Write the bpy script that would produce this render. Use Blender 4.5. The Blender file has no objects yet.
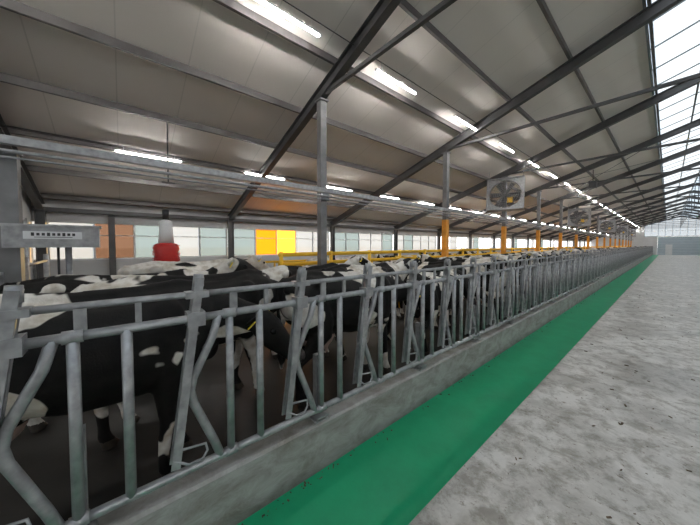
import bpy, math, random
from mathutils import Vector, Matrix, noise
random.seed(7)
S = bpy.context.scene
col = S.collection
try:
    S.view_settings.view_transform = 'Standard'
except Exception: pass

# ---------------------------------------------------------------- materials
def newmat(name):
    m = bpy.data.materials.new(name); m.use_nodes = True
    return m, m.node_tree.nodes, m.node_tree.links, m.node_tree.nodes['Principled BSDF']
def simple(name, c, rough=.5, metal=0., var=.15, scale=6., bump=0.):
    m, N, L, B = newmat(name)
    tc = N.new('ShaderNodeTexCoord'); nz = N.new('ShaderNodeTexNoise')
    nz.inputs['Scale'].default_value = scale; nz.inputs['Detail'].default_value = 5
    L.new(tc.outputs['Object'], nz.inputs['Vector'])
    cr = N.new('ShaderNodeValToRGB')
    cr.color_ramp.elements[0].position = .3; cr.color_ramp.elements[1].position = .7
    cr.color_ramp.elements[0].color = tuple(v*(1-var) for v in c)+(1,)
    cr.color_ramp.elements[1].color = tuple(min(1, v*(1+var)) for v in c)+(1,)
    L.new(nz.outputs['Fac'], cr.inputs['Fac']); L.new(cr.outputs['Color'], B.inputs['Base Color'])
    B.inputs['Roughness'].default_value = rough; B.inputs['Metallic'].default_value = metal
    if bump:
        bp = N.new('ShaderNodeBump'); bp.inputs['Strength'].default_value = bump; bp.inputs['Distance'].default_value = .02
        L.new(nz.outputs['Fac'], bp.inputs['Height']); L.new(bp.outputs['Normal'], B.inputs['Normal'])
    return m
def emis(name, c, s):
    m, N, L, B = newmat(name)
    B.inputs['Base Color'].default_value = c+(1,)
    B.inputs['Emission Color'].default_value = c+(1,); B.inputs['Emission Strength'].default_value = s
    return m
galv = simple('galvanised_steel', (.36,.365,.375), .42, .55, .25, 14, .05)
galvd = simple('galvanised_dull', (.30,.31,.33), .5, .5, .2, 9)
steel = simple('painted_dark_steel', (.085,.083,.085), .5, .2, .15, 3)
purl = simple('purlin_steel', (.13,.12,.118), .5, .2, .15, 3)
postm = simple('post_steel', (.19,.19,.195), .5, .3, .2, 5)
orange = simple('orange_paint', (.85,.36,.04), .5, 0, .15, 5)  # orange colour for the lower part of the farther posts
yellow = simple('yellow_paint', (1.0,.56,.03), .5, 0, .1, 5)  # real yellow on the fan motor, painted sun glow on dividers and barrier
red = simple('red_plastic', (.55,.03,.03), .4, 0, .1, 5)
white = simple('white_paint', (.72,.73,.74), .5, 0, .06, 4)
gbar = simple('glazing_bar_grey', (.25,.28,.30), .5, 0, .06, 4)
black = simple('black_plastic', (.02,.02,.022), .4, 0, .1, 5)
bladem = simple('fan_blade_grey', (.16,.16,.17), .4, .3, .1, 5)
wallm = simple('wall_cladding', (.50,.50,.50), .6, 0, .1, 1.5)
wallw = simple('wall_white', (.70,.71,.72), .6, 0, .06, 1.5)
led = emis('led_tube', (1.0,.98,.94), 120)
doorm = simple('door_blue_grey', (.42,.50,.56), .5, 0, .05, 2)
soil = simple('alley_manure_concrete', (.017,.015,.013), .55, 0, .5, 2.0, .4)
ground = simple('outside_ground', (.45,.44,.42), .9, 0, .2, .2)
debrism = simple('feed_debris', (.13,.095,.06), .9, 0, .5, 20)

def roofmat():
    m, N, L, B = newmat('ceiling_panel')
    tc = N.new('ShaderNodeTexCoord')
    sp = N.new('ShaderNodeSeparateXYZ'); L.new(tc.outputs['Object'], sp.inputs[0])
    f = N.new('ShaderNodeMath'); f.operation='FRACT'; L.new(sp.outputs['Y'], f.inputs[0])
    lt = N.new('ShaderNodeMath'); lt.operation='LESS_THAN'; lt.inputs[1].default_value=.018; L.new(f.outputs[0], lt.inputs[0])
    nz = N.new('ShaderNodeTexNoise'); nz.inputs['Scale'].default_value=.5; L.new(tc.outputs['Object'], nz.inputs['Vector'])
    cr = N.new('ShaderNodeValToRGB'); cr.color_ramp.elements[0].position=.3; cr.color_ramp.elements[1].position=.7
    cr.color_ramp.elements[0].color=(.74,.69,.645,1); cr.color_ramp.elements[1].color=(.81,.76,.72,1)
    L.new(nz.outputs['Fac'], cr.inputs['Fac'])
    mx = N.new('ShaderNodeMix'); mx.data_type='RGBA'; mx.inputs['B'].default_value=(.66,.62,.58,1)
    L.new(lt.outputs[0], mx.inputs['Factor']); L.new(cr.outputs['Color'], mx.inputs['A'])
    L.new(mx.outputs['Result'], B.inputs['Base Color']); B.inputs['Roughness'].default_value=.6
    return m
ceilm = roofmat()

def glaze(name, tint, transp, trans_col, em=0, emc=(1,1,1)):
    m, N, L, B = newmat(name); N.remove(B)
    out = N['Material Output']
    t = N.new('ShaderNodeBsdfTransparent'); t.inputs[0].default_value = tint+(1,)
    tr = N.new('ShaderNodeBsdfTranslucent')
    tc = N.new('ShaderNodeTexCoord'); nz = N.new('ShaderNodeTexNoise'); nz.inputs['Scale'].default_value=1.5
    L.new(tc.outputs['Object'], nz.inputs['Vector'])
    cr = N.new('ShaderNodeValToRGB')
    cr.color_ramp.elements[0].color = tuple(v*.85 for v in trans_col)+(1,); cr.color_ramp.elements[1].color = trans_col+(1,)
    L.new(nz.outputs['Fac'], cr.inputs['Fac']); L.new(cr.outputs['Color'], tr.inputs[0])
    mx = N.new('ShaderNodeMixShader'); mx.inputs[0].default_value = 1-transp
    L.new(t.outputs[0], mx.inputs[1]); L.new(tr.outputs[0], mx.inputs[2])
    if em:
        e = N.new('ShaderNodeEmission'); e.inputs[0].default_value = emc+(1,); e.inputs[1].default_value = em
        a = N.new('ShaderNodeAddShader'); L.new(mx.outputs[0], a.inputs[0]); L.new(e.outputs[0], a.inputs[1])
        L.new(a.outputs[0], out.inputs[0])
    else: L.new(mx.outputs[0], out.inputs[0])
    return m
skyl = glaze('skylight_polycarbonate', (.58,.61,.64), .62, (.58,.62,.64))
frost = glaze('frosted_curtain', (.60,.65,.70), .50, (.32,.35,.38))
frost2 = glaze('frosted_curtain_dim', (.46,.53,.57), .50, (.24,.30,.33))
amber = glaze('amber_sunlit_curtain', (.8,.35,.05), .2, (.6,.3,.05), .6, (1,.36,.02))  # low sun behind the curtain, painted as orange colour and emission
amber2 = glaze('yellow_sunlit_curtain', (1,.6,.08), .2, (.8,.5,.1), 1.1, (1,.62,.08))  # brighter part of the same sun glow, painted as yellow emission
ruddy = glaze('reddish_curtain', (.44,.33,.27), .6, (.14,.12,.10))

def lanemat():
    m, N, L, B = newmat('lane_concrete')
    tc = N.new('ShaderNodeTexCoord')
    def nzz(sc, det=6, rough=.6, dist=0):
        n = N.new('ShaderNodeTexNoise'); n.inputs['Scale'].default_value=sc; n.inputs['Detail'].default_value=det
        n.inputs['Roughness'].default_value=rough; n.inputs['Distortion'].default_value=dist
        L.new(tc.outputs['Object'], n.inputs['Vector']); return n
    a = nzz(.9, 9, .70, .3); b = nzz(4.5, 9, .74, .3); c = nzz(17, 7, .75, .4)
    def ramp(fac, p0, c0, p1, c1):
        r = N.new('ShaderNodeValToRGB'); e = r.color_ramp.elements
        e[0].position=p0; e[0].color=c0+(1,); e[1].position=p1; e[1].color=c1+(1,); L.new(fac, r.inputs['Fac']); return r.outputs['Color']
    def mul(x,y,f=1):
        k = N.new('ShaderNodeMix'); k.data_type='RGBA'; k.blend_type='MULTIPLY'; k.inputs['Factor'].default_value=f
        L.new(x,k.inputs['A']); L.new(y,k.inputs['B']); return k.outputs['Result']
    base = ramp(a.outputs['Fac'], .40, (.36,.345,.32), .57, (.61,.595,.57))
    m1 = mul(base, ramp(b.outputs['Fac'], .40, (.64,.62,.58), .53, (1.08,1.08,1.07)))
    m2 = mul(m1, ramp(c.outputs['Fac'], .345, (.35,.30,.24), .42, (1,1,1)), .8)
    L.new(m2, B.inputs['Base Color'])
    mr = N.new('ShaderNodeMapRange'); mr.inputs[1].default_value=.38; mr.inputs[2].default_value=.6
    mr.inputs[3].default_value=.28; mr.inputs[4].default_value=.7
    L.new(a.outputs['Fac'], mr.inputs[0]); L.new(mr.outputs[0], B.inputs['Roughness'])
    bp = N.new('ShaderNodeBump'); bp.inputs['Strength'].default_value=.2; bp.inputs['Distance'].default_value=.01
    L.new(b.outputs['Fac'], bp.inputs['Height']); L.new(bp.outputs['Normal'], B.inputs['Normal'])
    return m
lanem = lanemat()
def curbmat():
    m, N, L, B = newmat('curb_concrete')
    tc = N.new('ShaderNodeTexCoord')
    mp = N.new('ShaderNodeMapping'); mp.inputs['Scale'].default_value=(1,1,2.2); L.new(tc.outputs['Object'], mp.inputs[0])
    n = N.new('ShaderNodeTexNoise'); n.inputs['Scale'].default_value=3; n.inputs['Detail'].default_value=9; n.inputs['Roughness'].default_value=.7; n.inputs['Distortion'].default_value=.5
    L.new(mp.outputs[0], n.inputs['Vector'])
    cr = N.new('ShaderNodeValToRGB'); e = cr.color_ramp.elements
    e[0].position=.33; e[0].color=(.18,.165,.145,1); e[1].position=.62; e[1].color=(.36,.36,.35,1)
    L.new(n.outputs['Fac'], cr.inputs['Fac'])
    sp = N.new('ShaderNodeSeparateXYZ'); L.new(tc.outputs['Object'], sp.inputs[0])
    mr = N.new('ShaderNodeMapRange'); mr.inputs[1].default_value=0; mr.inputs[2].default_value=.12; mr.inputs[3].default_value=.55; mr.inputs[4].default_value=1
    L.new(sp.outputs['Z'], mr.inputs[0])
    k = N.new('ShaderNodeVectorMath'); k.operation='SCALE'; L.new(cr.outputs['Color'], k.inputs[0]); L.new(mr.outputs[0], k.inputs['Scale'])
    L.new(k.outputs[0], B.inputs['Base Color']); B.inputs['Roughness'].default_value=.6
    bp = N.new('ShaderNodeBump'); bp.inputs['Strength'].default_value=.3; bp.inputs['Distance'].default_value=.02
    L.new(n.outputs['Fac'], bp.inputs['Height']); L.new(bp.outputs['Normal'], B.inputs['Normal'])
    return m
curbm = curbmat()
def greenmat():
    m, N, L, B = newmat('green_epoxy')
    tc = N.new('ShaderNodeTexCoord'); n = N.new('ShaderNodeTexNoise'); n.inputs['Scale'].default_value=2.5; n.inputs['Detail'].default_value=8
    n.inputs['Roughness'].default_value=.7
    L.new(tc.outputs['Object'], n.inputs['Vector'])
    cr = N.new('ShaderNodeValToRGB'); e = cr.color_ramp.elements
    e[0].position=.3; e[0].color=(.005,.29,.125,1); e[1].position=.7; e[1].color=(.010,.38,.165,1)
    L.new(n.outputs['Fac'], cr.inputs['Fac']); L.new(cr.outputs['Color'], B.inputs['Base Color'])
    B.inputs['Roughness'].default_value=.42
    return m
greenm = greenmat()

def coatmat():
    m, N, L, B = newmat('holstein_coat')
    tc = N.new('ShaderNodeTexCoord'); oi = N.new('ShaderNodeObjectInfo')
    sc = N.new('ShaderNodeSeparateColor'); L.new(oi.outputs['Color'], sc.inputs[0])
    cb = N.new('ShaderNodeCombineXYZ')
    mu = N.new('ShaderNodeMath'); mu.operation='MULTIPLY'; mu.inputs[1].default_value=60; L.new(sc.outputs[1], mu.inputs[0])
    L.new(mu.outputs[0], cb.inputs[0]); L.new(mu.outputs[0], cb.inputs[2])
    ad = N.new('ShaderNodeVectorMath'); ad.operation='ADD'
    L.new(tc.outputs['Object'], ad.inputs[0]); L.new(cb.outputs[0], ad.inputs[1])
    n = N.new('ShaderNodeTexNoise'); n.inputs['Scale'].default_value=2.1; n.inputs['Detail'].default_value=3; n.inputs['Roughness'].default_value=.4
    n.inputs['Distortion'].default_value=.5
    L.new(ad.outputs[0], n.inputs['Vector'])
    sp = N.new('ShaderNodeSeparateXYZ'); L.new(tc.outputs['Object'], sp.inputs[0])
    mr = N.new('ShaderNodeMapRange'); mr.inputs[1].default_value=.75; mr.inputs[2].default_value=.30
    mr.inputs[3].default_value=0; mr.inputs[4].default_value=.10; L.new(sp.outputs['Z'], mr.inputs[0])
    mt = N.new('ShaderNodeMapRange'); mt.inputs[1].default_value=1.30; mt.inputs[2].default_value=1.46
    mt.inputs[3].default_value=0; mt.inputs[4].default_value=.035; L.new(sp.outputs['Z'], mt.inputs[0])
    a2 = N.new('ShaderNodeMath'); a2.operation='ADD'; L.new(n.outputs['Fac'], a2.inputs[0]); L.new(mr.outputs[0], a2.inputs[1])
    a3 = N.new('ShaderNodeMath'); a3.operation='ADD'; L.new(a2.outputs[0], a3.inputs[0]); L.new(mt.outputs[0], a3.inputs[1])
    su = N.new('ShaderNodeMath'); su.operation='SUBTRACT'; L.new(a3.outputs[0], su.inputs[0]); L.new(sc.outputs[0], su.inputs[1])
    st = N.new('ShaderNodeMapRange'); st.inputs[1].default_value=-.008; st.inputs[2].default_value=.008; L.new(su.outputs[0], st.inputs[0])
    n2 = N.new('ShaderNodeTexNoise'); n2.inputs['Scale'].default_value=9; n2.inputs['Detail'].default_value=6; L.new(ad.outputs[0], n2.inputs['Vector'])
    w = N.new('ShaderNodeValToRGB'); w.color_ramp.elements[0].position=.3; w.color_ramp.elements[1].position=.6
    w.color_ramp.elements[0].color=(.45,.39,.31,1); w.color_ramp.elements[1].color=(.76,.73,.68,1); L.new(n2.outputs['Fac'], w.inputs['Fac'])
    k = N.new('ShaderNodeValToRGB'); k.color_ramp.elements[0].position=.3; k.color_ramp.elements[1].position=.75
    k.color_ramp.elements[0].color=(.003,.0027,.0027,1); k.color_ramp.elements[1].color=(.012,.010,.009,1); L.new(n2.outputs['Fac'], k.inputs['Fac'])
    mx = N.new('ShaderNodeMix'); mx.data_type='RGBA'; L.new(st.outputs[0], mx.inputs['Factor'])
    L.new(k.outputs['Color'], mx.inputs['A']); L.new(w.outputs['Color'], mx.inputs['B'])
    L.new(mx.outputs['Result'], B.inputs['Base Color']); B.inputs['Roughness'].default_value=.65
    B.inputs['Specular IOR Level'].default_value=.25
    n3 = N.new('ShaderNodeTexNoise'); n3.inputs['Scale'].default_value=90; n3.inputs['Detail'].default_value=3; L.new(tc.outputs['Object'], n3.inputs['Vector'])
    bp = N.new('ShaderNodeBump'); bp.inputs['Strength'].default_value=.25; bp.inputs['Distance'].default_value=.01
    L.new(n3.outputs['Fac'], bp.inputs['Height']); L.new(bp.outputs['Normal'], B.inputs['Normal'])
    return m
coat = coatmat()
hoofm = simple('hoof_horn', (.05,.04,.03), .6, 0, .3, 20)
udderm = simple('udder_skin', (.40,.28,.24), .6, 0, .12, 12)
muzzlem = simple('muzzle_skin', (.045,.035,.035), .35, 0, .3, 30)
eyem = simple('cow_eye', (.006,.005,.005), .08, 0, .1, 5)
tagm = simple('ear_tag_yellow', (.95,.72,.03), .4, 0, .05, 5)

# ---------------------------------------------------------------- mesh builder
class MB:
    def __init__(s): s.v=[]; s.f=[]; s.m=[]; s.sm=[]
    def box(s, c, d, mat=0, M=None):
        b=len(s.v)
        for x in (-.5,.5):
            for y in (-.5,.5):
                for z in (-.5,.5):
                    p=Vector((x*d[0],y*d[1],z*d[2]))
                    if M: p=M@p
                    s.v.append(p+Vector(c))
        for q in ((0,1,3,2),(4,6,7,5),(0,4,5,1),(2,3,7,6),(0,2,6,4),(1,5,7,3)):
            s.f.append([b+i for i in q]); s.m.append(mat); s.sm.append(False)
    def loft(s, rings, mat=0, smooth=True):
        b=len(s.v); n=len(rings[0])
        for r in rings: s.v += [Vector(p) for p in r]
        for i in range(len(rings)-1):
            for j in range(n):
                s.f.append([b+i*n+j, b+i*n+(j+1)%n, b+(i+1)*n+(j+1)%n, b+(i+1)*n+j]); s.m.append(mat); s.sm.append(smooth)
        s.f.append([b+j for j in range(n)][::-1]); s.m.append(mat); s.sm.append(False)
        k=b+(len(rings)-1)*n
        s.f.append([k+j for j in range(n)]); s.m.append(mat); s.sm.append(False)
    def tube(s, pts, r, mat=0, n=10):
        pts=[Vector(p) for p in pts]; rs = r if isinstance(r,(list,tuple)) else [r]*len(pts)
        rings=[]; a=None
        for i,p in enumerate(pts):
            if i==0: t=pts[1]-p
            elif i==len(pts)-1: t=p-pts[i-1]
            else: t=(p-pts[i-1]).normalized()+(pts[i+1]-p).normalized()
            t.normalize()
            if a is None:
                ref=Vector((0,0,1)) if abs(t.z)<.9 else Vector((1,0,0))
                a=t.cross(ref).normalized()
            else: a=(a-t*a.dot(t)).normalized()
            bb=t.cross(a)
            rings.append([p+(a*math.cos(2*math.pi*j/n)+bb*math.sin(2*math.pi*j/n))*rs[i] for j in range(n)])
        s.loft(rings, mat)
    def beam(s, p, q, w, h, mat=0):
        p=Vector(p); q=Vector(q); t=(q-p).normalized()
        ref=Vector((0,0,1)) if abs(t.z)<.95 else Vector((0,1,0))
        a=t.cross(ref).normalized(); u=a.cross(t)
        R=[[c+a*(w/2*i)+u*(h/2*j) for i,j in ((-1,-1),(1,-1),(1,1),(-1,1))] for c in (p,q)]
        s.loft(R, mat, False)
    def ibeam(s, p, q, w, h, t=.02, mat=0):
        p=Vector(p); q=Vector(q); d=(q-p).normalized()
        ref=Vector((0,0,1)) if abs(d.z)<.95 else Vector((0,1,0))
        a=d.cross(ref).normalized(); u=a.cross(d)
        s.beam(p,q,t,h-2*t,mat)
        s.beam(p+u*(h/2-t/2), q+u*(h/2-t/2), w, t, mat); s.beam(p-u*(h/2-t/2), q-u*(h/2-t/2), w, t, mat)
    def sphere(s, c, r, mat=0, M=None, n=10):
        rings=[]
        for i in range(n+1):
            th=math.pi*(i+.001)/(n+.002)
            ring=[]
            for j in range(n+2):
                ph=2*math.pi*j/(n+2)
                p=Vector((r[0]*math.sin(th)*math.cos(ph), r[1]*math.sin(th)*math.sin(ph), r[2]*math.cos(th)))
                if M: p=M@p
                ring.append(p+Vector(c))
            rings.append(ring)
        s.loft(rings, mat)
    def mesh(s, name, mats):
        me=bpy.data.meshes.new(name); me.from_pydata([tuple(p) for p in s.v],[],s.f)
        for m in mats: me.materials.append(m)
        me.polygons.foreach_set('material_index', s.m); me.polygons.foreach_set('use_smooth', s.sm); me.update()
        return me
    def obj(s, name, mats, loc=(0,0,0), rot=(0,0,0), parent=None):
        o=bpy.data.objects.new(name, s.mesh(name,mats)); col.objects.link(o); o.location=loc; o.rotation_euler=rot
        if parent: o.parent=parent
        return o

# ---------------------------------------------------------------- layout
YP = -1.93
Y0, Y1 = -13.5, 82.0
RX = 1.4
XW = -11.4; XR = 2*RX - XW
AZ = .14
def zb(x): return (6.88+.335*x) if x<=RX else (6.88+.335*(2*RX-x))
BAY=5.04; frames=[-1.68+BAY*k for k in range(-2,17)]
XP=-4.9

b=MB(); b.box((1.4,(Y0+Y1)/2,-.1),(5.1,Y1-Y0,.2)); b.obj('floor_lane',[lanem])
b=MB(); b.box((-1.55,(Y0+Y1)/2,-.096),(.8,Y1-Y0,.2)); b.obj('floor_green_strip',[greenm])
b=MB(); b.box((4.35,(Y0+Y1)/2,-.096),(.8,Y1-Y0,.2)); b.obj('floor_green_strip_right',[greenm])
b=MB(); b.box((-6.82,(Y0+Y1)/2,AZ/2-.1),(9.3,Y1-Y0,AZ+.2)); b.obj('floor_alley',[soil])
b=MB(); b.box((9.62,(Y0+Y1)/2,AZ/2-.1),(9.3,Y1-Y0,AZ+.2)); b.obj('floor_alley_right',[soil])
b=MB(); b.box((0,40,-.5),(500,500,.4)); b.obj('ground_outside',[ground])
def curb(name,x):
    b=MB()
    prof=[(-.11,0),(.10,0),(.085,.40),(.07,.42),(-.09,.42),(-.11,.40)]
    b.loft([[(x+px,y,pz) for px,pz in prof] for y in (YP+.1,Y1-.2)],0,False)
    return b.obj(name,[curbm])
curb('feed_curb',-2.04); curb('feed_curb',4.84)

def side_wall(x, nm):
    b=MB()
    b.box((x,(Y0+Y1)/2,.77),(.12,Y1-Y0,1.54)); b.box((x,(Y0+Y1)/2,2.98),(.12,Y1-Y0,.62))
    b.obj(nm,[wallm])
side_wall(XW-.12,'wall_left'); side_wall(XR+.12,'wall_right')
T=lambda x: zb(x)+.24
def quad(b,y,x0,x1,z0,zt0,zt1,h=.06,mat=0):
    a=[(x0,y-h,z0),(x1,y-h,z0),(x1,y-h,zt1),(x0,y-h,zt0)]
    b.loft([a,[(p[0],y+h,p[2]) for p in a]],mat,False)
L_,R_=XW-.1,XR+.1
for y,nm in ((Y1,'wall_far_end'),(Y0,'wall_near_end')):
    b=MB()
    quad(b,y,L_,-3.2,0,T(L_),T(-3.2)); quad(b,y,6.0,R_,0,T(6.0),T(R_))
    quad(b,y,-3.2,-1.4,0,3.7,3.7); quad(b,y,4.2,6.0,0,3.7,3.7); quad(b,y,-1.4,4.2,3.6,3.7,3.7)
    b.obj(nm,[wallw])
    b=MB()
    quad(b,y,-3.2,RX,3.7,T(-3.2),T(RX),.008,1); quad(b,y,RX,6.0,3.7,T(RX),T(6.0),.008,1)
    x=-3.2
    while x<=6.01:
        b.box((x,y,(3.7+T(x))/2),(.05,.06,T(x)-3.7)); x+=.92
    b.box((1.4,y,3.72),(9.2,.08,.06)); b.box((1.4,y,4.8),(9.2,.06,.05))
    b.obj('window_gable_'+('1' if y>0 else '2'),[white,frost])  # glazing added in the gable to brighten the barn end
b=MB()
quad(b,YP,L_,-10.95,0,T(L_),T(-10.95)); quad(b,YP,-10.95,-9.6,0,1.56,1.56); quad(b,YP,-10.95,-9.6,2.7,T(-10.95),T(-9.6)); quad(b,YP,-9.6,-6.8,0,T(-9.6),T(-6.8))
b.obj('wall_partition',[wallw])
b=MB(); b.box((1.4,Y1+.02,1.8),(5.56,.06,3.56))
for k in range(7): b.box((1.4,Y1-.03,.3+.5*k),(5.5,.03,.03),1)
b.box((.1,Y1-.05,1.05),(.9,.04,2.1),1)
b.obj('door_1',[doorm,white])
b=MB(); b.box((-10.275,YP,2.13),(1.3,.02,1.1),1)
for x in (-10.92,-10.27,-9.63): b.box((x,YP,2.13),(.06,.08,1.14))
for z in (1.59,2.67): b.box((-10.275,YP,z),(1.35,.08,.06))
b.obj('window_end',[white,frost])

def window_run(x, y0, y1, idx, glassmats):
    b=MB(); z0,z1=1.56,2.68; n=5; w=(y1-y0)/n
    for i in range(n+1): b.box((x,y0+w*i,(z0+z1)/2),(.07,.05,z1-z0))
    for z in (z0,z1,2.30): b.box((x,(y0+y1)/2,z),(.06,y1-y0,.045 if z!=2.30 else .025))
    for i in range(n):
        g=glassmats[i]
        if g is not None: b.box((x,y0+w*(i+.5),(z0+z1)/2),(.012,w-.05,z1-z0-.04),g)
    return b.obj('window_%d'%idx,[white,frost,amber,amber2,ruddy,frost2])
k=0
for i in range(len(frames)-1):
    k+=1; y0=frames[i]+.1; y1=frames[i+1]-.1
    if y0>15: gm=[1,5,None,None,None] if i%2 else [None,None,1,None,None]
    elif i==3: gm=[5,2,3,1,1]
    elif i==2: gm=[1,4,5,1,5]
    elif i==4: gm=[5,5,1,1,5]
    else: gm=[1,5,1,1,1]
    window_run(XW-.12,y0,y1,k,gm)
    k+=1; window_run(XR+.12,y0,y1,k,[1]*5)

def slab(xa,xb,nm,mat,th=.06,off=.27):
    b=MB()
    z=lambda x: zb(x)+off
    R=[[(xa,y,z(xa)),(xb,y,z(xb)),(xb,y,z(xb)+th),(xa,y,z(xa)+th)] for y in (Y0-.3,Y1+.3)]
    b.loft(R,0,False); return b.obj(nm,[mat])
slab(XW-.4,-.45,'ceiling_left',ceilm); slab(2*RX+.45,XR+.4,'ceiling_right',ceilm)
slab(-.45,RX,'skylight_left',skyl,.015); slab(RX,2*RX+.45,'skylight_right',skyl,.015)
b=MB()
y=Y0
while y<Y1:
    for xa,xb in ((-.45,RX),(RX,2*RX+.45)):
        b.beam((xa,y,zb(xa)+.25),(xb,y,zb(xb)+.25),.035,.03)
    y+=1.26
b.beam((RX,Y0,zb(RX)+.24),(RX,Y1,zb(RX)+.24),.08,.05)
for x in (-.45,.5,2.3,3.25): b.beam((x,Y0,zb(x)+.24),(x,Y1,zb(x)+.24),.05,.05)
b.obj('skylight_glazing_bars',[gbar])

b=MB()
for x in [-11.1,-9.75,-8.4,-7.05,-5.7,-4.35,-3.0,-1.65,-.38]:
    for xx in (x,2*RX-x):
        b.beam((xx,Y0,zb(xx)+.19),(xx,Y1,zb(xx)+.19),.055,.13)
b.obj('roof_purlins',[purl])
for y in frames:
    b=MB()
    for sgn in (0,1):
        X=(lambda x: x) if sgn==0 else (lambda x: 2*RX-x)
        b.ibeam((X(XW),y,zb(XW)),(RX,y,zb(RX)),.15,.25,.022)
        b.box((X(XP),y,(zb(XP)-.12)/2),(.15,.15,zb(XP)-.12),1)
        b.box((X(XP),y,zb(XP)-.16),(.24,.2,.03),1)
        b.box((X(XP),y,AZ+.01),(.3,.3,.02),1)
        b.ibeam((X(XW)+(.1 if sgn==0 else -.1),y,0),(X(XW)+(.1 if sgn==0 else -.1),y,zb(XW)),.16,.2,.02)
        if y>8: b.box((X(XP),y,1.6),(.17,.17,2.5),2)
    b.beam((XP,y,5.2),(2*RX-XP,y,5.2),.07,.07)
    b.beam((RX,y,5.2),(RX,y,zb(RX)-.1),.05,.05)
    b.obj('portal_frame',[steel,postm,orange])
b=MB()
for i in range(6,18,4):
    y0,y1=frames[i],frames[i+1]
    for (xa,xb) in ((-11,-5),(-5,.0)):
        b.tube([(xa,y0,zb(xa)+.05),(xb,y1,zb(xb)+.05)],.012,0,6); b.tube([(xa,y1,zb(xa)+.05),(xb,y0,zb(xb)+.05)],.012,0,6)
b.beam((XW+.1,YP+.1,3.0),(XW+.1,Y1,3.0),.12,.12)
b.obj('eaves_beam_and_bracing',[steel])
b=MB(); b.box((XW+.12,-.2,1.5),(.16,.16,2.85)); b.obj('wall_post',[steel])

b=MB()
b.beam((XP+.13,YP-4,3.16),(XP+.13,Y1-.1,3.16),.09,.09); b.tube([(XP+.15,YP-4,3.04),(XP+.15,Y1-.1,3.04)],.022,0)
b.tube([(XP+.15,YP-4,2.97),(XP+.15,Y1-.1,2.97)],.012,1,6)
for y in frames[1:]: b.box((XP+.1,y,3.08),(.06,.2,.26),1)
b.obj('overhead_service_rail',[galv,galvd])

def lamp(x,y,z):
    b=MB(); L=1.3
    b.box((0,0,.025),(.055,L,.022),0)
    b.tube([(0,-L/2+.02,0),(0,L/2-.02,0)],.019,1,10)
    for s in (-1,1):
        b.box((0,s*(L/2),.010),(.05,.03,.045),0)
        b.tube([(0,s*.5,.035),(0,s*.5,zb(x)+.13-z)],.004,0,5)
    b.obj('led_batten_lamp',[white,led],(x,y,z))
ysl=[-10.5,-7.5,-4.4,-1.3,1.98]; y=4.65
while y<Y1-1: ysl.append(y); y+=3.05
for yy in ysl:
    lamp(-3.89,yy,zb(-3.89)-.07); lamp(2*RX+3.89,yy,zb(-3.89)-.07)
y=-8.1
while y<Y1-1:
    if abs(y-YP)>.9: lamp(-8.2,y,zb(-8.2)+.01)
    lamp(2*RX+8.2,y,zb(-8.2)+.01)
    y+=2.9
b=MB()
for x in (-3.89,-8.2): b.tube([(x+.06,YP+.1,zb(x)+.09),(x+.06,Y1-.1,zb(x)+.09)],.008,0,5)
b.obj('lamp_cable',[black])

def fan(x,y,z):
    root=bpy.data.objects.new('ventilation_fan',None); col.objects.link(root); root.location=(x,y,z); root.rotation_euler=(math.radians(-9),0,math.radians(14))
    W=1.38
    b=MB()
    for s in (-1,1):
        b.box((s*W/2,0,0),(.04,.30,W+.04)); b.box((0,0,s*W/2),(W+.04,.30,.04))
    n=32; R=.61
    for i in range(n):
        a0=2*math.pi*i/n; a1=2*math.pi*(i+1)/n
        def sq(a):
            c,s_=math.cos(a),math.sin(a); k=W/2/max(abs(c),abs(s_)); return (c*k,s_*k)
        base=len(b.v)
        for a in (a0,a1):
            q=sq(a); b.v.append(Vector((R*math.cos(a),-.06,R*math.sin(a)))); b.v.append(Vector((q[0],-.06,q[1])))
            b.v.append(Vector((R*math.cos(a),.12,R*math.sin(a))))
        b.f.append([base,base+1,base+4,base+3]); b.m.append(0); b.sm.append(False)
        b.f.append([base,base+3,base+5,base+2]); b.m.append(0); b.sm.append(True)
    b.obj('housing',[galv],parent=root)
    b=MB()
    for i in range(6):
        a=math.pi*2*i/6; rings=[]
        for t in (.1,.25,.42,.57):
            tw=math.radians(42-35*t); w=.08+.07*t
            rad=Vector((math.cos(a),0,math.sin(a))); tan=Vector((-math.sin(a),0,math.cos(a)))
            ch=tan*math.cos(tw)+Vector((0,1,0))*math.sin(tw); nn=rad.cross(ch)
            c=rad*t+Vector((0,.06,0))
            rings.append([c-ch*w+nn*.004,c+ch*w*.6+nn*.02,c+ch*w+nn*.004,c+ch*w-nn*.004,c+ch*w*.6+nn*.012,c-ch*w-nn*.004])
        b.loft(rings,0)
    b.tube([(0,-.02,0),(0,.14,0)],.1,0,16)
    b.obj('blades',[bladem],parent=root)
    b=MB(); b.tube([(0,.12,0),(0,.28,0)],.09,0,14); b.box((0,.22,-.0),(W,.04,.05),1); b.box((.2,-.1,-.3),(.20,.06,.22),0)
    b.obj('motor',[yellow,galv],parent=root)
    b=MB()
    for r in (.12,.2,.28,.36,.44,.52,.6):
        pts=[(r*math.cos(2*math.pi*j/28),-.14,r*math.sin(2*math.pi*j/28)) for j in range(29)]
        b.tube(pts,.0055,0,4)
    for j in range(8):
        a=math.pi*j/8; b.tube([(.68*math.cos(a),-.14,.68*math.sin(a)),(-.68*math.cos(a),-.14,-.68*math.sin(a))],.006,0,4)
    b.obj('guard',[galv],parent=root)
    b=MB()
    for s in (-1,1): b.tube([(s*.66,0,.69),(s*.66,.15,1.25)],.009,0,5)
    b.tube([(-.3,.1,-.69),(-.3,.30,-.69),(-.25,.38,-.2)],.015,0,6)
    b.obj('hangers',[galvd],parent=root)
for y in (13.44,28.56,43.68,58.8,73.9): fan(-4.66,y-.62,4.20)
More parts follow.
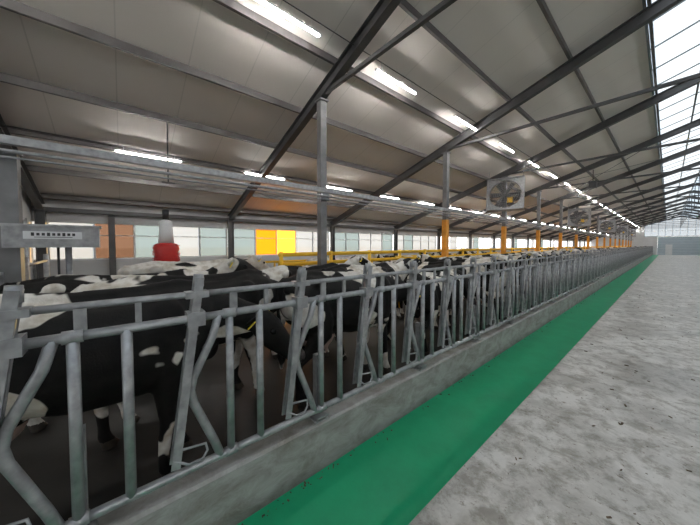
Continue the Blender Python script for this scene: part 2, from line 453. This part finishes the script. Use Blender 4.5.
b=MB(); b.box((0,0,0),(.3,.22,.36)); b.box((0,-.12,0),(.24,.02,.3)); b.tube([(0,0,.18),(0,0,.75)],.02,0,8)
b.obj('hanging_speaker',[black],(-2.55,18.3,5.05))

# ---------------------------------------------------------------- headlock fence
def fence():
    XF=0.
    b=MB(); yA,yB=-1.8,Y1-.4
    ZT=1.525; ZU=1.68
    b.tube([(XF,yA,.54),(XF,yB,.54)],.027); b.tube([(XF,yA,ZT),(XF,yB,ZT)],.026); b.tube([(XF-.01,yA,ZU),(XF-.01,yB,ZU)],.020)
    P=.77; k=-2
    while -.2+P*k+P<yB:
        y=-.2+P*k; far = k>35
        n=10 if not far else 6
        b.tube([(XF,y,.54),(XF,y,ZT)],.0265,0,n)
        b.tube([(XF,y+.215,.54),(XF,y+.215,ZT)],.0265,0,n)
        b.tube([(XF,y+.70,ZT),(XF,y+.66,1.38),(XF,y+.54,1.13),(XF,y+.525,1.05),(XF,y+.54,.97),(XF,y+.66,.66),(XF,y+.70,.54)],.0265,0,n)
        for s in (-1,1):
            b.beam((XF+s*.034,y+.585,1.79),(XF+s*.034,y+.43,.60),.008,.05)
        b.tube([(XF,y+.575,1.70),(XF,y+.435,.62)],.021,0,n)
        b.tube([(XF,y+.585,1.81),(XF,y+.58,1.73)],[.03,.034],0,n)
        b.box((XF,y+.56,ZT),(.10,.10,.09),0); b.box((XF,y+.57,ZU),(.09,.13,.04),0)
        b.tube([(XF-.045,y+.48,1.0),(XF+.045,y+.48,1.0)],.014,0,8)
        b.tube([(XF+.03,y+.42,.66),(XF+.04,y+.50,.60),(XF+.04,y+.58,.60),(XF+.035,y+.61,.64),(XF+.035,y+.60,.69),(XF+.03,y+.45,.71)],.008,0,6)
        b.box((XF-.005,y+.03,ZT+.08),(.02,.05,.17),0); b.box((XF-.005,y+.27,ZT+.08),(.02,.03,.17),0)
        for z in (ZT,.54):
            b.tube([(XF,y-.04,z),(XF,y+.04,z)],.034,0,n)
        if k%2==0:
            b.box((XF-.06,y,.72),(.05,.06,.58),0); b.box((XF-.03,y,.47),(.13,.12,.012),0); b.box((XF-.06,y,.43),(.16,.13,.014),0)
        k+=1
    return b.mesh('headlock_feed_fence',[galv])
fm=fence()
o=bpy.data.objects.new('headlock_feed_fence',fm); col.objects.link(o); o.location=(-1.98,0,0)
o=bpy.data.objects.new('headlock_feed_fence',fm); col.objects.link(o); o.location=(4.78,80,0); o.rotation_euler=(0,0,math.pi)

b=MB()
P0=Vector((-3.15,-1.0,0)); P1=Vector((-4.75,-1.02,0))
for z in (1.66,1.42,1.18,.94,.70,.46): b.tube([P0+Vector((0,0,z)),P1+Vector((0,0,z))],.021)
b.tube([P0+Vector((0,0,AZ)),P0+Vector((0,0,1.8))],.035); b.tube([P1+Vector((0,0,.4)),P1+Vector((0,0,1.7))],.026)
P2=Vector((-5.1,-.9,0)); P3=Vector((-6.7,-.95,0))
for z in (1.74,1.45,1.15,.85,.55): b.tube([P2+Vector((0,0,z)),P3+Vector((0,0,z))],.021)
for p in (P2,P3): b.tube([p+Vector((0,0,AZ)),p+Vector((0,0,1.85))],.035)
b.obj('pen_gate',[galv])
b=MB(); b.box((XP,-.96,1.6),(.16,.16,2.9)); b.box((XP,-.96,AZ+.01),(.24,.24,.02)); b.box((XP+.0,-.96,3.06),(.16,.22,.03))
b.obj('rail_support_post',[postm])
b=MB()
b.box((0,0,0),(.2,.76,.24),0); b.box((0,0,.13),(.23,.80,.025),0); b.box((.104,-.0,.02),(.006,.46,.085),1)
for i in range(9): b.box((.109,-.16+.04*i,.03),(.003,.024,.03 if i%3 else .038),2)
b.box((.109,0,-.002),(.003,.3,.006),2)
b.tube([(-.02,.1,-.12),(-.02,.1,-1.95)],.03,0); b.tube([(.02,.02,-.12),(.02,.02,-.6),(-.05,-.1,-.7)],.012,2,6)
b.box((-.11,-.33,0),(.06,.08,.1),0)
b.obj('control_box',[galv,white,black],(XP+.24,-.58,2.09))
def brush(x,y):
    root=bpy.data.objects.new('swinging_cow_brush',None); col.objects.link(root); root.location=(x,y,AZ-.02)
    b=MB(); b.box((0,0,1.05),(.12,.12,2.1),0); b.beam((0,0,2.05),(.4,0,2.05),.08,.08,0); b.obj('bracket',[postm],parent=root)
    b=MB(); b.tube([(.4,0,2.40),(.4,0,2.36),(.4,0,2.15),(.4,0,1.92)],[.05,.11,.12,.14],0,18); b.tube([(.4,0,2.6),(.4,0,2.40)],.06,1,12); b.obj('motor_housing',[white,black],parent=root)
    b=MB()
    b.tube([(.4,0,1.92),(.4,0,1.90),(.4,0,1.82),(.4,0,1.7),(.4,0,1.55),(.4,0,1.50)],[.1,.19,.23,.20,.22,.16],0,24)
    for i in range(240):
        a=random.random()*6.28; z=1.52+random.random()*.38; r=.2
        c,s_=math.cos(a),math.sin(a); b.tube([(.4+c*.15,s_*.15,z),(.4+c*(r+.04),s_*(r+.04),z-.02)],.005,0,4)
    b.obj('bristles',[red],parent=root)
brush(-7.1,.72)
b=MB(); b.tube([(0,0,0),(-.0,.0,-1.3)],.014,0,6); b.tube([(0,-.12,-1.3),(0,.12,-1.3)],.018,0,6)
b.obj('hanging_rod',[steel],(-7.05,.82,zb(-7.05)+.13))

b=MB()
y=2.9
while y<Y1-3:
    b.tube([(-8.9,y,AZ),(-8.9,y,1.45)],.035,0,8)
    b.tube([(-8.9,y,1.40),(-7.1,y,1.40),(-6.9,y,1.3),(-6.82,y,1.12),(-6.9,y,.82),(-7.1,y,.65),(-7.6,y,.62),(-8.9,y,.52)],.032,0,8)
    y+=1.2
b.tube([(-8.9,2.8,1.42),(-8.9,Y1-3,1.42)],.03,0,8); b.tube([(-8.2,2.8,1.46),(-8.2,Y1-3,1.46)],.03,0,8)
b.obj('cubicle_dividers',[yellow])  # sunlight on the dividers is put into their yellow colour
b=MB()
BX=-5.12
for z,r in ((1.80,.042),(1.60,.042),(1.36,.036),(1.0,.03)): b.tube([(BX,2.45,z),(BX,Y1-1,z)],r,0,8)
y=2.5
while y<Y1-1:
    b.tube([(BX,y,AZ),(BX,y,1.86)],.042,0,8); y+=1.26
b.obj('yellow_pen_barrier',[yellow])  # rails added behind the posts, warm sun glow painted as their yellow

b=MB()
for i in range(160):
    y=random.random()**1.6*16-.3; x=-1.92+abs(random.gauss(0,.04)); s=.003+random.random()*.006
    b.box((x,y,.005+s*.4),(s*2.6,s*1.2,s*.8),0,Matrix.Rotation(random.random()*6.28,3,'Z'))
for i in range(460):
    y=random.random()**1.3*18; x=-1.0+random.random()*3.8; s=.004+random.random()**2*.013
    b.box((x,y,s*.3+.001),(s*3,s*1.0,s*.6),0,Matrix.Rotation(random.random()*6.28,3,'Z'))
b.obj('feed_debris_scatter',[debrism])

# ---------------------------------------------------------------- cows
def ering(c, t, side, rw, rh, n=16, p=2.3):
    t=Vector(t).normalized(); side=Vector(side); side=(side-t*side.dot(t)).normalized(); up=t.cross(side)
    R=[]
    for j in range(n):
        a=2*math.pi*j/n; ca,sa=math.cos(a),math.sin(a)
        k=(abs(ca)**p+abs(sa)**p)**(-1/p)
        R.append(Vector(c)+side*(rw*ca*k)+up*(rh*sa*k))
    return R
def limb(b, pts, rs, side=(0,1,0)):
    pts=[Vector(p) for p in pts]; R=[]
    for i,p in enumerate(pts):
        t=(pts[min(i+1,len(pts)-1)]-pts[max(i-1,0)])
        r=rs[i]; r=r if isinstance(r,tuple) else (r,r)
        R.append(ering(p,t,side,r[0],r[1],12,2))
    b.loft(R)
def make_cow(name, neck, P, D, swing=0., tailside=.04):
    b=MB()
    T_=[(-.89,1.30,1.12,.07),(-.85,1.40,1.0,.17),(-.72,1.455,.92,.235),(-.56,1.475,.86,.27),(-.40,1.45,.80,.265),(-.2,1.43,.73,.30),(0,1.415,.68,.335),
       (.2,1.415,.67,.34),(.38,1.43,.68,.315),(.54,1.465,.69,.26),(.68,1.455,.74,.215),(.80,1.41,.84,.18),(.88,1.34,.93,.13)]
    b.loft([ering((x,0,(a+c)/2),(1,0,0),(0,1,0),w,(a-c)/2,20,2.15) for x,a,c,w in T_])
    for s in (-1,1):
        b.sphere((-.52,s*.235,1.385),(.09,.07,.065)); b.sphere((-.86,s*.11,1.34),(.06,.05,.06))
        b.sphere((.50,s*.19,1.1),(.16,.10,.30)); b.sphere((-.60,s*.18,1.10),(.22,.12,.28))
    b.tube([(-.86,0,1.41),(-.5,0,1.475),(0,0,1.43),(.35,0,1.44),(.6,0,1.475),(.75,0,1.44)],.045,0,8)
    D=Vector(D).normalized(); P=Vector(P)
    side=Vector((0,0,1)).cross(D).normalized(); up=D.cross(side)
    npts=[Vector((.62,0,1.16))]+[Vector(q) for q in neck]+[P-D*.02]
    rr=[(.19,.30),(.145,.235),(.115,.18),(.095,.14),(.085,.11)]
    R=[]
    for i,p in enumerate(npts):
        t=npts[min(i+1,len(npts)-1)]-npts[max(i-1,0)]
        R.append(ering(p,t,side if i>2 else (0,1,0),rr[i][0],rr[i][1],16,2))
    b.loft(R)
    H=[(-.07,.06,.06,0),(-.03,.09,.09,0),(.05,.105,.118,-.01),(.14,.110,.130,-.02),(.22,.095,.12,-.03),(.32,.073,.095,-.03),(.41,.066,.080,-.025),(.47,.076,.078,-.02),(.52,.072,.068,-.02),(.55,.04,.04,-.02)]
    b.loft([ering(P+D*t+up*o,D,side,w,h,16,2.4) for t,w,h,o in H])
    for s in (-1,1):
        sw=swing*s
        limb(b,[(.52,s*.17,1.05),(.50,s*.18,.86),(.50+sw*.2,s*.16,.70),(.53+sw*.5,s*.145,.46),(.53+sw*.7,s*.145,.40),(.53+sw,s*.14,.19),(.54+sw,s*.14,.12),(.56+sw,s*.14,.07),(.58+sw,s*.14,.0)],
             [(.08,.15),(.085,.13),(.065,.085),(.052,.056),(.046,.048),(.034,.038),(.045,.048),(.046,.052),(.056,.07)])
        limb(b,[(-.58,s*.17,1.15),(-.50,s*.19,.95),(-.47-sw*.2,s*.19,.80),(-.60-sw*.4,s*.16,.62),(-.74-sw*.5,s*.15,.50),(-.72-sw*.6,s*.145,.42),(-.68-sw*.9,s*.14,.20),(-.67-sw,s*.14,.12),(-.65-sw,s*.14,.07),(-.62-sw,s*.14,.0)],
             [(.12,.22),(.12,.18),(.10,.14),(.065,.085),(.045,.062),(.042,.052),(.036,.042),(.045,.05),(.046,.052),(.056,.07)])
    b.sphere((-.42,0,.74),(.22,.17,.19)); b.sphere((.80,0,.93),(.10,.07,.14))
    for sx in (-.35,-.50):
        for s in (-1,1): b.tube([(sx,s*.08,.62),(sx,s*.085,.50)],[.025,.017],0,8)
    b.tube([(-.84,0,1.43),(-.93,0,1.37),(-.945,tailside*.5,1.15),(-.93,tailside,.85),(-.92,tailside,.72),(-.92,tailside,.60),(-.92,tailside,.46)],[.05,.035,.025,.022,.04,.05,.02],0,8)
    tmp=b.obj('tmp',[coat])
    md=tmp.modifiers.new('r','REMESH'); md.mode='VOXEL'; md.voxel_size=.018
    sm=tmp.modifiers.new('s','SMOOTH'); sm.factor=.5; sm.iterations=4
    dg=bpy.context.evaluated_depsgraph_get(); me0=bpy.data.meshes.new_from_object(tmp.evaluated_get(dg))
    bpy.data.objects.remove(tmp)
    V=[v.co.copy() for v in me0.vertices]; F=[list(p.vertices) for p in me0.polygons]
    b=MB(); b.v=V; b.f=F
    mz=P+D*.53
    for f in F:
        c=sum((V[i] for i in f),Vector())/len(f); m=0
        if c.z<.075: m=1
        elif ((c.x+.42)/.21)**2+(c.y/.18)**2+((c.z-.68)/.19)**2<1 and c.z<.74: m=2
        elif (c-mz).length<.085: m=3
        b.m.append(m); b.sm.append(True)
    bpy.data.meshes.remove(me0)
    MM=Matrix((D,side,up)).transposed()
    for s in (-1,1):
        b.sphere(P+D*.17+side*(s*.096)+up*.035,(.028,.018,.024),4,MM)
        b.sphere(P+D*.535+side*(s*.04)+up*.0,(.012,.014,.016),4,MM,6)
        R=[]; base=P+D*.0+side*(s*.085)+up*.045
        ed=(side*s*1-D*.15-up*.18).normalized()
        for t,w,th in ((0,.028,.022),(.05,.048,.020),(.11,.060,.014),(.16,.045,.010),(.205,.010,.006)):
            R.append(ering(base+ed*t,ed,up,w,th,10,2))
        b.loft(R,0)
        b.box(base+ed*.11+D*.022-up*.03,(.010,.065,.075),5,MM)
    return b.mesh(name,[coat,hoofm,udderm,muzzlem,eyem,tagm])
cowm=[
 make_cow('cow_a',[(.84,0,1.22),(1.02,0,1.32),(1.15,0,1.40)],(1.24,0,1.47),(.80,0,-.60),.06,.04),
 make_cow('cow_b',[(.84,0,1.14),(1.03,0,1.12),(1.18,0,1.08)],(1.27,0,1.05),(.62,.1,-.78),-.08,-.05),
 make_cow('cow_c',[(.83,.02,1.22),(1.00,.07,1.32),(1.10,.15,1.42)],(1.17,.22,1.48),(.62,.60,-.45),.10,.07),
 make_cow('cow_d',[(.83,-.01,1.24),(1.01,-.03,1.36),(1.12,-.07,1.49)],(1.19,-.10,1.56),(.80,-.35,-.42),-.04,0),
 make_cow('cow_e',[(.83,-.02,1.16),(1.00,-.07,1.16),(1.11,-.13,1.14)],(1.19,-.19,1.13),(.55,-.45,-.68),.07,.05),
]
def cow(x,y,h,p,bias=None,seed=None,sc=None):
    o=bpy.data.objects.new('cow',cowm[p]); col.objects.link(o)
    s=sc or random.uniform(.97,1.04)
    o.location=(x,y,AZ); o.rotation_euler=(0,0,math.radians(h)); o.scale=(s,s,s)
    o.color=(bias if bias is not None else random.choice((.52,.55,.58,.60,.48,.50,.56)),random.random() if seed is None else seed,0,1)
    return o
cow(-2.66,-.26,90,4,.585,.31,1.04)
cow(-3.42,.62,90,1,.57,.52,1.03)
cow(-4.18,.02,89,3,.54,.13,1.02)
cow(-2.78,2.28,88,1,.57,.64,1.02)
cow(-3.50,3.30,90,0,.56,.22,1.02)
cow(-4.27,2.58,91,3,.52,.91,1.0)
cow(-3.76,5.42,-2,4,.58)
cow(-3.02,6.22,178,0,.56)
cow(-3.76,7.02,3,3,.54)
cow(-2.75,4.42,92,4,.56,.44,.92)
cow(-5.72,.95,97,0,.34,None,1.05)
cow(-6.0,4.6,85,3,.44)
cow(-5.95,7.4,-85,2,.46)
cow(-6.75,2.4,95,1,.33,None,1.02) if False else None
y=7.85
while y<78:
    h=random.choice((0,0,0,0,180))+random.uniform(-4,4); p=random.choice((0,1,3,4,3))
    x=-3.78 if abs(h)<20 else -3.02
    cow(x+random.uniform(-.03,.02),y,h,p); y+=random.choice((.82,.85,.88,.84))
y=10
while y<76:
    cow(-6.05+random.uniform(-.1,.05),y,random.choice((90,-90))+random.uniform(-6,6),random.choice((0,1,3)),random.choice((.4,.5,.55))); y+=random.uniform(2.9,4.2)

# ---------------------------------------------------------------- world and lights
w=bpy.data.worlds.new('world'); S.world=w; w.use_nodes=True
N=w.node_tree.nodes; L=w.node_tree.links; bg=N['Background']
tc=N.new('ShaderNodeTexCoord'); sp=N.new('ShaderNodeSeparateXYZ'); L.new(tc.outputs['Generated'],sp.inputs[0])
cr=N.new('ShaderNodeValToRGB'); e=cr.color_ramp.elements
e[0].position=.0; e[0].color=(.80,.80,.78,1); e[1].position=.5; e[1].color=(.86,.93,1,1)
L.new(sp.outputs['Z'],cr.inputs['Fac']); L.new(cr.outputs['Color'],bg.inputs['Color']); bg.inputs['Strength'].default_value=3.8
sun=bpy.data.lights.new('low_sun','SUN'); sun.energy=11; sun.angle=math.radians(1.5); sun.color=(1,.55,.15)
so=bpy.data.objects.new('low_sun',sun); col.objects.link(so)
az=math.radians(65); d=Vector((math.sin(az),-math.cos(az),-math.tan(math.radians(5.5))))
so.rotation_euler=d.to_track_quat('-Z','Y').to_euler()

# ---------------------------------------------------------------- camera
cam=bpy.data.cameras.new('camera'); co=bpy.data.objects.new('camera',cam); col.objects.link(co)
cam.sensor_width=36; cam.lens=270/700*36; cam.shift_y=-.0116; cam.clip_start=.05; cam.clip_end=600
co.location=(0,0,2.0); co.rotation_euler=(math.radians(88),0,math.atan(318/270))
S.camera=co
